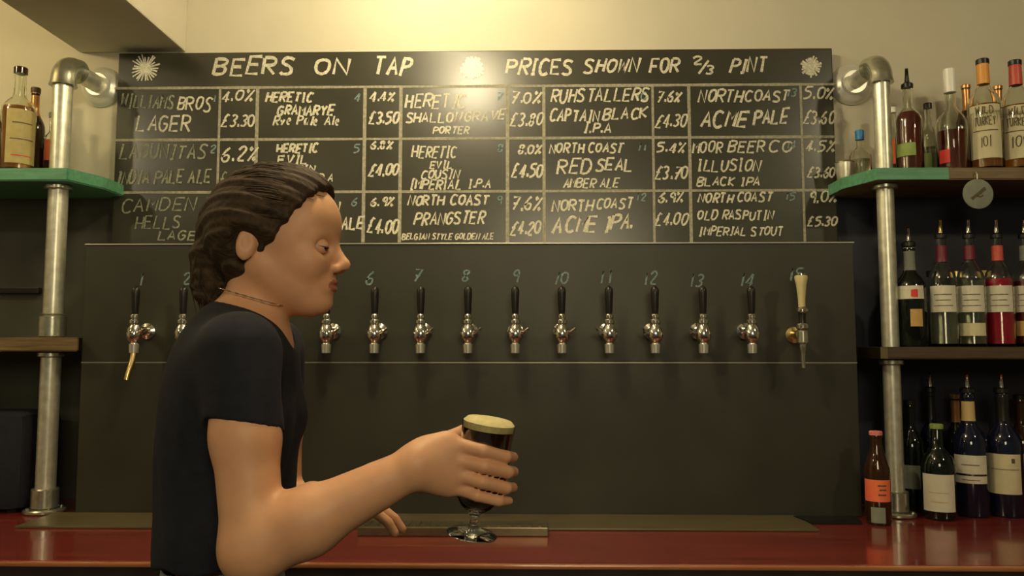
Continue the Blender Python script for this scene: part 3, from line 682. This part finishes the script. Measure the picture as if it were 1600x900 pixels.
# =====================================================================
#                       THE PERSON (signed distance shapes)
# =====================================================================
class Vol:
    def __init__(s, lo, hi, h):
        s.lo = np.array(lo, float); s.h = h
        s.n = np.ceil((np.array(hi)-s.lo)/h).astype(int)+1
        s.ax = [s.lo[i]+h*np.arange(s.n[i]) for i in range(3)]
        s.d = np.full(s.n, 1.0, np.float32)
    def sl(s, lo, hi):
        return tuple(slice(max(0, int((lo[i]-s.lo[i])/s.h)), min(s.n[i], int((hi[i]-s.lo[i])/s.h)+2)) for i in range(3))
    def grid(s, q): return np.meshgrid(*[s.ax[i][q[i]].astype(np.float32) for i in range(3)], indexing='ij', sparse=True)
    def apply(s, f, lo, hi, k, sub=False):
        q = s.sl([a-k-.012 for a in lo], [a+k+.012 for a in hi])
        if any(x.stop <= x.start for x in q): return
        X, Y, Z = s.grid(q); e = f(X, Y, Z); D = s.d[q]
        if sub:
            h = np.clip(.5-.5*(D+e)/k, 0, 1); s.d[q] = D*(1-h)+(-e)*h+k*h*(1-h)
        elif k <= 1e-5: s.d[q] = np.minimum(D, e)
        else:
            h = np.clip(.5+.5*(D-e)/k, 0, 1); s.d[q] = D*(1-h)+e*h-k*h*(1-h)
    def cone(s, a, b, ra, rb, k=.01, sub=False, cut=None):
        a = np.array(a, float); b = np.array(b, float); ba = b-a; L = max(ba@ba, 1e-12)
        def f(X, Y, Z):
            t = np.clip(((X-a[0])*ba[0]+(Y-a[1])*ba[1]+(Z-a[2])*ba[2])/L, 0, 1)
            e = np.sqrt((X-a[0]-t*ba[0])**2+(Y-a[1]-t*ba[1])**2+(Z-a[2]-t*ba[2])**2)-(ra+(rb-ra)*t)
            if cut is not None:
                e = np.maximum(e, (X-cut[0][0])*cut[1][0]+(Y-cut[0][1])*cut[1][1]+(Z-cut[0][2])*cut[1][2])
            return e
        m = max(ra, rb); s.apply(f, np.minimum(a, b)-m, np.maximum(a, b)+m, k, sub)
    def ell(s, c, r, k=.01, rot=None, sub=False):
        c = np.array(c, float); r = np.array(r, float)
        Rm = np.array(Euler(rot).to_matrix()).T if rot else np.eye(3)
        def f(X, Y, Z):
            x, y, z = X-c[0], Y-c[1], Z-c[2]
            u = [(Rm[i, 0]*x+Rm[i, 1]*y+Rm[i, 2]*z) for i in range(3)]
            k0 = np.sqrt(sum((u[i]/r[i])**2 for i in range(3))); k1 = np.sqrt(sum((u[i]/r[i]**2)**2 for i in range(3)))+1e-6
            return k0*(k0-1)/k1
        m = max(r); s.apply(f, c-m, c+m, k, sub)
    def plane(s, p, n):        # keep the side n points away from
        X, Y, Z = np.meshgrid(*[a.astype(np.float32) for a in s.ax], indexing='ij', sparse=True)
        s.d = np.maximum(s.d, (X-p[0])*n[0]+(Y-p[1])*n[1]+(Z-p[2])*n[2])
    def mesh(s):
        d = s.d; ins = d < 0
        nx, ny, nz = [n-1 for n in s.n]
        cnt = np.zeros((nx, ny, nz), np.int8)
        for i in (0, 1):
            for j in (0, 1):
                for k in (0, 1): cnt += ins[i:i+nx, j:j+ny, k:k+nz]
        act = (cnt > 0) & (cnt < 8)
        idx = -np.ones(act.shape, np.int64); cells = np.argwhere(act); idx[act] = np.arange(len(cells))
        c = [[[d[cells[:, 0]+i, cells[:, 1]+j, cells[:, 2]+k] for k in (0, 1)] for j in (0, 1)] for i in (0, 1)]
        acc = np.zeros((len(cells), 3)); w = np.zeros(len(cells))
        corners = [(i, j, k) for i in (0, 1) for j in (0, 1) for k in (0, 1)]
        for a in corners:
            for ax in range(3):
                if a[ax] == 0:
                    b = list(a); b[ax] = 1
                    va = c[a[0]][a[1]][a[2]]; vb = c[b[0]][b[1]][b[2]]
                    cr = (va < 0) != (vb < 0); t = np.where(cr, va/np.where(cr, va-vb, 1), 0)
                    P = np.array(a, float)[None].repeat(len(cells), 0); P[:, ax] = t
                    acc += P*cr[:, None]; w += cr
        V = s.lo+(cells+acc/w[:, None])*s.h
        Fs = []
        for ax in range(3):
            o1, o2 = [(1, 2), (2, 0), (0, 1)][ax]
            sa = [slice(1, -1)]*3; sa[ax] = slice(0, -1); sb = list(sa); sb[ax] = slice(1, None)
            A = ins[tuple(sa)]; Bq = ins[tuple(sb)]
            e = np.argwhere(A != Bq); off = np.array([1, 1, 1]); off[ax] = 0
            e = e+off; flip = ins[e[:, 0], e[:, 1], e[:, 2]]
            def I(da, db):
                q = e.copy(); q[:, o1] -= da; q[:, o2] -= db; return idx[q[:, 0], q[:, 1], q[:, 2]]
            quad = np.stack([I(0, 0), I(1, 0), I(1, 1), I(0, 1)], 1)
            quad[~flip] = quad[~flip][:, ::-1]; Fs.append(quad)
        Fc = np.concatenate(Fs); Fc = Fc[(Fc >= 0).all(1)]
        return V, Fc
def vobj(name, vol, m, parent, smooth_it=2):
    V, Fc = vol.mesh()
    # Laplacian smoothing
    for _ in range(smooth_it):
        A = np.zeros_like(V); n = np.zeros(len(V))
        for a, b in ((0, 1), (1, 2), (2, 3), (3, 0)):
            for u, v in ((a, b), (b, a)):
                for ax in range(3): A[:, ax] += np.bincount(Fc[:, u], V[Fc[:, v], ax], len(V))
                n += np.bincount(Fc[:, u], minlength=len(V))
        V = V*.5+.5*A/np.maximum(n, 1)[:, None]
    org = np.array(parent.location) if parent else np.zeros(3)
    V = V-org
    me = bpy.data.meshes.new(name)
    me.vertices.add(len(V)); me.vertices.foreach_set('co', V.astype(np.float32).ravel())
    me.loops.add(len(Fc)*4); me.loops.foreach_set('vertex_index', Fc.astype(np.int32).ravel())
    me.polygons.add(len(Fc)); me.polygons.foreach_set('loop_start', np.arange(0, len(Fc)*4, 4, dtype=np.int32))
    me.polygons.foreach_set('use_smooth', [True]*len(Fc))
    me.update(calc_edges=True); me.validate()
    me.materials.append(m)
    o = bpy.data.objects.new(name, me); C.objects.link(o); o.parent = parent
    return o
HY = 1.20
def P(x, y, Y=HY): return np.array(px(x, y, Y))
def off(p, dx=0, dy=0, dz=0): return np.array(p)+np.array((dx, dy, dz))
person = thing('person', 'bartender in navy T-shirt and pale jeans carrying dark beer, hair tied back', 'person', (P(375, 800)[0], HY, 0))

shR = P(374, 548, 1.065); elR = P(396, 858, 1.02); wrR = P(652, 728, 1.045)
shL = off(P(382, 545, HY), 0, .140, .0); elL = np.array((shL[0]+.0, 1.39, shL[2]-.285)); wrL = P(488, 780, 1.335)
GX, GY = px(750, 740, 1.085).x, 1.085      # axis of the beer glass

body = Vol((-.60, .93, 1.0), (.03, 1.48, 1.69), .0025)
# torso and shoulders
tc = P(362, 640)[0]
body.ell((tc+.005, HY, 1.33), (.078, .135, .15), .03)
body.ell((tc, HY, 1.13), (.064, .110, .17), .04)
body.cone(off(shR, -.01, .02, -.005), off(shL, -.01, -.02, -.005), .045, .045, .05)
nb = P(387, 532); 
body.cone(P(408, 440), nb, .046, .050, .02)
body.cone(nb, (tc+.01, HY, 1.38), .052, .065, .03)
# arms
for sh, el, wr in ((shR, elR, wrR), (shL, elL, wrL)):
    body.cone(sh, sh*.55+el*.45, .043, .0415, .03)
    body.cone(sh*.55+el*.45, el, .0415, .0375, .02)
    body.cone(el, el*.68+wr*.32, .0395, .0415, .022)
    body.cone(el*.68+wr*.32, wr, .0405, .0255, .02)
# right hand gripping the glass
def gp(phi, y, rad):   # point around the glass at photo row y
    z = px(752, y, GY).z
    return np.array((GX+rad*math.cos(R(phi)), GY+rad*math.sin(R(phi)), z))
rows = [(687, 698, 709, 714, .0088, .0445), (709, 721, 733, 738, .0092, .045), (732, 745, 757, 762, .0088, .044), (753, 766, 776, 780, .0078, .0405)]
palmk = []
hv = Vol((-.30, .93, 1.10), (.03, 1.18, 1.38), .002)
for i, (y0, y1, y2, y3, rf, rg) in enumerate(rows):
    sp = [(-146, -82, -38, -2), (-146, -80, -33, 6), (-147, -82, -36, 2), (-150, -92, -50, -16)][i]
    a, b, c_, e_ = [gp(ph, yy, rg) for ph, yy in zip(sp, (y0, y1, y2, y3))]
    a = off(a, -.004, -.006, .0)
    palmk.append(a)
    hv.cone(a, b, rf+.0012, rf, 0); hv.cone(b, c_, rf, rf-.0006, .002); hv.cone(c_, e_, rf-.0006, rf-.0016, .002)
fing = hv.d.copy()
hv.d[:] = 1
for i, a in enumerate(palmk):
    hv.cone(wrR, a, .0215, .0125, .016)
hv.ell((wrR+palmk[1]+palmk[2])/3+np.array((.006, .004, 0)), (.045, .020, .036), .02, rot=(0, R(12), R(8)))
th0 = off(wrR, .012, .018, .012); th1 = gp(172, 692, .052); th2 = gp(122, 681, .049); th3 = gp(88, 676, .047)
hv.cone(th0, th1, .020, .0135, .016); hv.cone(th1, th2, .0125, .0105, .004); hv.cone(th2, th3, .0105, .0088, .003)
hv.cone(wrR*.75+elR*.25, wrR, .0315, .0255, .01)
k = .006; h_ = np.clip(.5+.5*(hv.d-fing)/k, 0, 1); hv.d = hv.d*(1-h_)+fing*h_-k*h_*(1-h_)
# left hand, relaxed, below and behind the right forearm
for j, yy in enumerate((-.027, -.009, .009, .026)):
    base = off(wrL, .075, yy*.9, -.004-.002*abs(j-1)); L = (.036, .041, .038, .029)[j]
    m1 = off(base, L, yy*.1, -.010); m2 = off(m1, L*.55, 0, -.016); m3 = off(m2, L*.30, 0, -.016)
    body.cone(wrL, base, .019, .012, .016); body.cone(base, m1, .0095, .0088, .003); body.cone(m1, m2, .0088, .0080, .002); body.cone(m2, m3, .0080, .0070, .002)
body.cone(off(wrL, .015, -.012, 0), off(wrL, .055, -.042, -.006), .016, .011, .01); body.cone(off(wrL, .055, -.042, -.006), off(wrL, .088, -.050, -.018), .0105, .0085, .003)
# merge the hand volume into the body volume by resampling
q = body.sl(hv.lo, hv.lo+hv.h*(hv.n-1))
ii = [np.clip(((body.ax[i][q[i]]-hv.lo[i])/hv.h), 0, hv.n[i]-1.001) for i in range(3)]
def trilin(d, gx, gy, gz):
    x0, y0, z0 = gx.astype(int), gy.astype(int), gz.astype(int); fx, fy, fz = (gx-x0)[:, None, None], (gy-y0)[None, :, None], (gz-z0)[None, None, :]
    g = lambda a, b, c: d[np.ix_(x0+a, y0+b, z0+c)]
    return ((g(0,0,0)*(1-fx)+g(1,0,0)*fx)*(1-fy)+(g(0,1,0)*(1-fx)+g(1,1,0)*fx)*fy)*(1-fz)+((g(0,0,1)*(1-fx)+g(1,0,1)*fx)*(1-fy)+(g(0,1,1)*(1-fx)+g(1,1,1)*fx)*fy)*fz
e = trilin(hv.d, *ii)
D = body.d[q]; body.d[q] = np.minimum(D, e)
# head
sk = P(433, 350)
body.ell(sk, (.087, .070, .083), .01)
body.ell(P(470, 392), (.049, .054, .074), .03, rot=(0, R(4), 0))
body.ell(P(474, 432), (.038, .040, .046), .03)
body.cone(P(425, 425), P(486, 466), .036, .022, .03)
body.ell(P(492, 345), (.030, .050, .034), .03)
for s_ in (-1, 1):
    body.cone(off(P(420, 418), 0, s_*.044, 0), off(P(484, 468), 0, s_*.013, 0), .018, .014, .022)   # jaw line
    body.ell(off(P(494, 412), 0, s_*.036, 0), (.020, .018, .020), .02)                     # cheek
    body.ell(off(P(512, 389), .004, s_*.031, 0), (.014, .017, .012), .010, sub=True)        # eye socket
    body.cone(off(P(514, 374), -.001, s_*.012, 0), off(P(503, 375), -.002, s_*.044, 0), .0075, .0065, .010)
    body.ell(off(P(410, 390), 0, s_*.070, 0), (.0145, .007, .025), .005, rot=(0, R(10), s_*R(-20)))
    body.ell(off(P(411, 386), .002, s_*.079, 0), (.008, .006, .015), .004, sub=True)
    body.ell(off(P(528, 421), 0, s_*.011, 0), (.008, .006, .0065), .005)                    # nostril wing
body.cone(P(518, 380), P(536, 410), .0070, .0080, .010)
body.ell(P(538, 415), (.0095, .0095, .008), .007)
body.ell(P(500, 474), (.018, .020, .014), .012)                                          # chin
body.ell(P(508, 444), (.014, .024, .016), .012)
for yy, xx, rr in ((441.5, 519, .0046), (451, 518, .0054)):
    body.ell(P(xx, yy), (.0085, .019, rr), .003)
body.ell(P(524, 446.3), (.0060, .020, .0012), .002, sub=True)
# trim away under the shirt at the waist
bo = vobj('body', body, M['skin'], person, 2)
bo.data.materials.append(M['lip'])
lc = P(521, 446.5)-np.array(person.location)
co = np.empty(len(bo.data.vertices)*3); bo.data.vertices.foreach_get('co', co); co = co.reshape(-1, 3)
hit = (((co-lc)/np.array((.012, .021, .0105)))**2).sum(1) < 1
mi = np.zeros(len(bo.data.polygons), np.int32)
for p_ in np.nonzero(hit)[0][:0]: pass
lv = np.empty(len(bo.data.loops), np.int32); bo.data.loops.foreach_get('vertex_index', lv)
mi[:] = (hit[lv].reshape(-1, 4).sum(1) >= 3); bo.data.polygons.foreach_set('material_index', mi)
# eyes, brows
def ball_patch(c_, r, a0_, a1_, n=10, m_=12):
    vs, fs = [], []
    for i_ in range(n+1):
        a = R(a0_+(a1_-a0_)*i_/n)
        for j_ in range(m_+1):
            b = R(-88+176*j_/m_); vs.append((c_[0]+r*math.cos(a)*math.cos(b), c_[1]+r*math.sin(b), c_[2]+r*math.sin(a)*math.cos(b)))
    for i_ in range(n):
        for j_ in range(m_):
            q_ = i_*(m_+1)+j_; fs.append((q_, q_+m_+1, q_+m_+2, q_+1))
    return vs, fs
for s_ in (-1, 1):
    c_ = off(P(509, 389), 0, s_*.031, 0)-np.array(person.location)
    eb = obj('eyeball', lt([(0, -.0110)]+[(.0110*math.cos(R(a)), .0110*math.sin(R(a))) for a in range(-75, 90, 15)]+[(0, .0110)], 20, Matrix.Translation(c_)), M['eyew'], person, smooth=True)
    dd = Vector((.93, s_*.22, -.30)).normalized(); q0 = Vector(c_)+dd*.0098
    obj('iris', lt([(0, .0020), (.0040, .0016), (.0055, .0003), (.0055, 0), (0, 0)], 16, along(q0, q0+dd)), M['iris'], eb, smooth=True)
    obj('eyelid', ball_patch(c_, .0121, -13, 125), M['skin'], person, smooth=True)
    obj('eyelid', ball_patch(c_, .0119, -125, -33), M['skin'], person, smooth=True)
    obj('eyelashes', ball_patch(c_, .0126, -16, -9, 2, 14), M['brow'], person, smooth=True)
    a = off(P(519, 371), .003, s_*.014, .0)-np.array(person.location); b = off(P(514, 366), .003, s_*.029, 0)-np.array(person.location); c2 = off(P(500, 371), .002, s_*.046, 0)-np.array(person.location)
    obj('eyebrow', tb([a, b, c2], [.0036, .0046, .0020], 8), M['brow'], person, smooth=True)
lipv = [P(523.5, 449)-np.array(person.location)]
# hair
hr = Vol((-.56, 1.06, 1.35), (-.22, 1.34, 1.70), .0025)
hr.ell(P(430, 345), (.100, .0835, .088), .01)
hr.ell(P(400, 365), (.070, .0825, .078), .03)
hr.ell(P(474, 309), (.036, .060, .028), .03)
# hairline: cut away the face side
hr.plane(P(472, 352), np.array((.80, 0, -.60)))
hr.cone(P(452, 412), P(470, 470), .05, .06, .006, sub=True)
for s_ in (-1, 1):
    hr.ell(off(P(410, 412), 0, s_*.085, 0), (.030, .026, .042), .012, sub=True)
hr.ell(P(346, 352), (.030, .034, .034), .02)                                             # gathered knot
hr.cone(P(345, 352), P(330, 400), .026, .028, .015); hr.cone(P(330, 400), P(326, 450), .028, .022, .012); hr.cone(P(326, 450), P(338, 486), .022, .008, .01)
hr.cone(P(385, 420), P(372, 452), .042, .014, .02)
X, Y, Z = np.meshgrid(*[a.astype(np.float32) for a in hr.ax], indexing='ij', sparse=True)
hr.d = hr.d+.0016*np.sin(190*Z+70*X+120*Y)+.0012*np.sin(420*Z+260*Y+90*X)
ho = vobj('hair', hr, M['hair'], person, 2)
bm = bmesh.new(); random.seed(3)
for k in range(150):                     # loose strands over the tied-back hair
    y_ = random.uniform(-.07, .07); u = random.random()
    pts = []
    sy = 296+62*u; sx = 448-.75*(sy-352)+random.uniform(-10, 2)
    for t_ in [i/7 for i in range(8)]:
        xx = sx+(348-sx)*t_; yy = sy+(352-sy)*t_-26*(1-u)*math.sin(math.pi*t_)
        c = P(430, 345); v = P(xx, yy)-c; v[1] = y_*(1-t_**2*.8)*(1.25)
        sc = math.sqrt((v[0]/.1015)**2+(v[1]/.085)**2+(v[2]/.0895)**2)
        if t_ < .9 and sc > .2: v = v/max(sc, .3)*(1.0+random.uniform(0, .004))
        pts.append(c+v-np.array(person.location))
    tube(bm, pts, [.0004]+[.0011]*6+[.0005], 4)
for k in range(46):
    a0_ = random.uniform(0, 6.28); rr = random.uniform(.012, .030)
    pts = [P(345+random.uniform(-6, 6), 356)+np.array((rr*.9*math.cos(a0_), rr*math.sin(a0_), 0)), P(330, 400)+np.array((rr*math.cos(a0_), rr*math.sin(a0_), 0)),
           P(326+random.uniform(-8, 8), 448)+np.array((rr*.9*math.cos(a0_), rr*math.sin(a0_), 0)), P(334+random.uniform(-16, 14), 488+random.uniform(-12, 16))+np.array((rr*.4*math.cos(a0_), rr*.4*math.sin(a0_), 0))]
    tube(bm, [p_-np.array(person.location) for p_ in pts], [.001, .0016, .0014, .0004], 4)
so = obj('hair_strands', bm, M['hair'], person); so['kind'] = 'stuff'
# T-shirt
sv = Vol((-.60, .96, 1.0), (-.26, 1.46, 1.52), .0025)
sv.ell((tc+.002, HY, 1.32), (.090, .140, .16), .03)
sv.ell((tc+.048, HY-.06, 1.30), (.042, .058, .052), .03); sv.ell((tc+.048, HY+.06, 1.30), (.042, .058, .052), .03)
sv.ell((tc-.002, HY, 1.12), (.088, .145, .24), .06)
sv.cone(off(shR, -.008, .03, -.004), off(shL, -.008, -.03, -.004), .050, .050, .05)
sv.cone(off(nb, -.01, 0, -.045), (tc+.005, HY, 1.36), .055, .085, .03)
hem = px(740, 859, HY).z
for sh, el, dirn in ((shR, elR, 1), (shL, elL, 1)):
    ax = (el-sh)/np.linalg.norm(el-sh); ce = sh+ax*.100
    sv.cone(sh, sh+ax*.16, .0500, .0485, .028, cut=(ce, ax+np.array((-.30, 0, .0))) )
# neck opening
sv.cone(P(414, 452), off(nb, .004, 0, .004), .060, .064, .006, sub=True)
sv.cone(P(428, 470), P(424, 512), .040, .040, .01, sub=True)
sv.plane((0, 0, hem), (0, 0, -1))
# folds
X, Y, Z = np.meshgrid(*[a.astype(np.float32) for a in sv.ax], indexing='ij', sparse=True)
sv.d = sv.d+.0028*np.sin(34*Z+22*X+9*np.sin(14*Y))*np.clip((1.40-Z)*6, 0, 1)
vobj('t_shirt', sv, M['shirt'], person, 5)
# jeans and shoes
jv = Vol((-.66, .98, .03), (-.26, 1.44, 1.10), .004)
jv.ell((tc-.004, HY, .98), (.083, .137, .30), .03); jv.ell((tc-.025, HY, .90), (.108, .155, .12), .04)
for s_, fx_ in ((-1, .07), (1, -.10)):
    hip = np.array((tc-.01, HY+s_*.085, .88)); kn = np.array((tc+fx_*.6+.02, HY+s_*.09, .49)); an = np.array((tc+fx_, HY+s_*.095, .10))
    jv.cone(hip, kn, .088, .062, .03); jv.cone(kn, an, .062, .050, .02); jv.cone(an, an-np.array((0, 0, .04)), .05, .05, .01)
jv.plane((0, 0, hem+.035), (0, 0, 1)); jv.plane((0, 0, .075), (0, 0, -1))
vobj('jeans', jv, M['jeans'], person, 2)
for s_, fx_ in ((-1, .07), (1, -.10)):
    f = Vol((tc+fx_-.10, HY+s_*.095-.07, -.01), (tc+fx_+.22, HY+s_*.095+.07, .16), .003)
    f.ell((tc+fx_-.005, HY+s_*.095, .055), (.055, .042, .055), .01); f.cone((tc+fx_, HY+s_*.095, .05), (tc+fx_+.135, HY+s_*.1, .032), .042, .032, .02)
    f.cone((tc+fx_, HY+s_*.095, .05), (tc+fx_, HY+s_*.095, .10), .044, .042, .01)
    f.plane((0, 0, .012), (0, 0, -1)); f.plane((0, 0, .105), (0, 0, 1))
    sh_ = vobj('shoe', f, M['shoe'], person, 2)
    pts = [(tc+fx_-.052+.0*k, 0) for k in range(1)]
    out = []
    for k in range(24):
        a = 2*math.pi*k/24; out.append((tc+fx_+.056+.112*math.cos(a)-person.location.x, s_*.097+(.040+.006*math.cos(a))*math.sin(a)))
    obj('sole', prism(out, .0005, .0125, 0), M['sole'], sh_)
# necklace
pc = P(402, 478)
nk = []
for k in range(29):
    a = 2*math.pi*k/28
    nk.append(np.array((pc[0]+.0575*math.cos(a), HY+.0575*math.sin(a), pc[2]-.016*math.cos(a)+.012))-np.array(person.location))
obj('necklace', tb(nk, .0011, 6), M['silver'], person)

# ---------------- beer glass held in the hand ----------------
zr = px(748, 657, GY).z; zb = px(755, 836, GY).z; H = zr-zb
g = thing('beer_glass', 'stemmed glass of dark beer with a beige foam head held by the bartender', 'beer glass', (GX-.011, GY, zb))
k_ = H/.160
outp = [(0, 0), (.033, 0), (.034, .002), (.030, .005), (.010, .010), (.0055, .016), (.0055, .026), (.010, .032), (.022, .042), (.0335, .060), (.0365, .085), (.0355, .110), (.0345, .135), (.0360, .160)]
inp = [(.0347, .160), (.0332, .135), (.0342, .110), (.0352, .085), (.0322, .062), (.021, .045), (.008, .036), (0, .035)]
obj('glass', lt([(a, b*k_) for a, b in outp+inp], 48), M['glass'], g, smooth=50)
obj('beer', lt([(0, .0358*k_), (.0076, .0366*k_), (.0205, .0456*k_), (.0315, .062*k_), (.0346, .085*k_), (.0336, .110*k_), (.0327, .132*k_), (.0336, .151*k_), (0, .151*k_)], 40), M['beer'], g, smooth=50)
obj('foam', lt([(0, .1513*k_), (.0338, .1513*k_), (.0341, .156*k_), (.0345, .1602*k_), (.030, .165*k_), (.018, .1668*k_), (0, .167*k_)], 40), M['foam'], g, smooth=50)
g.rotation_euler = (R(3), R(9), 0)
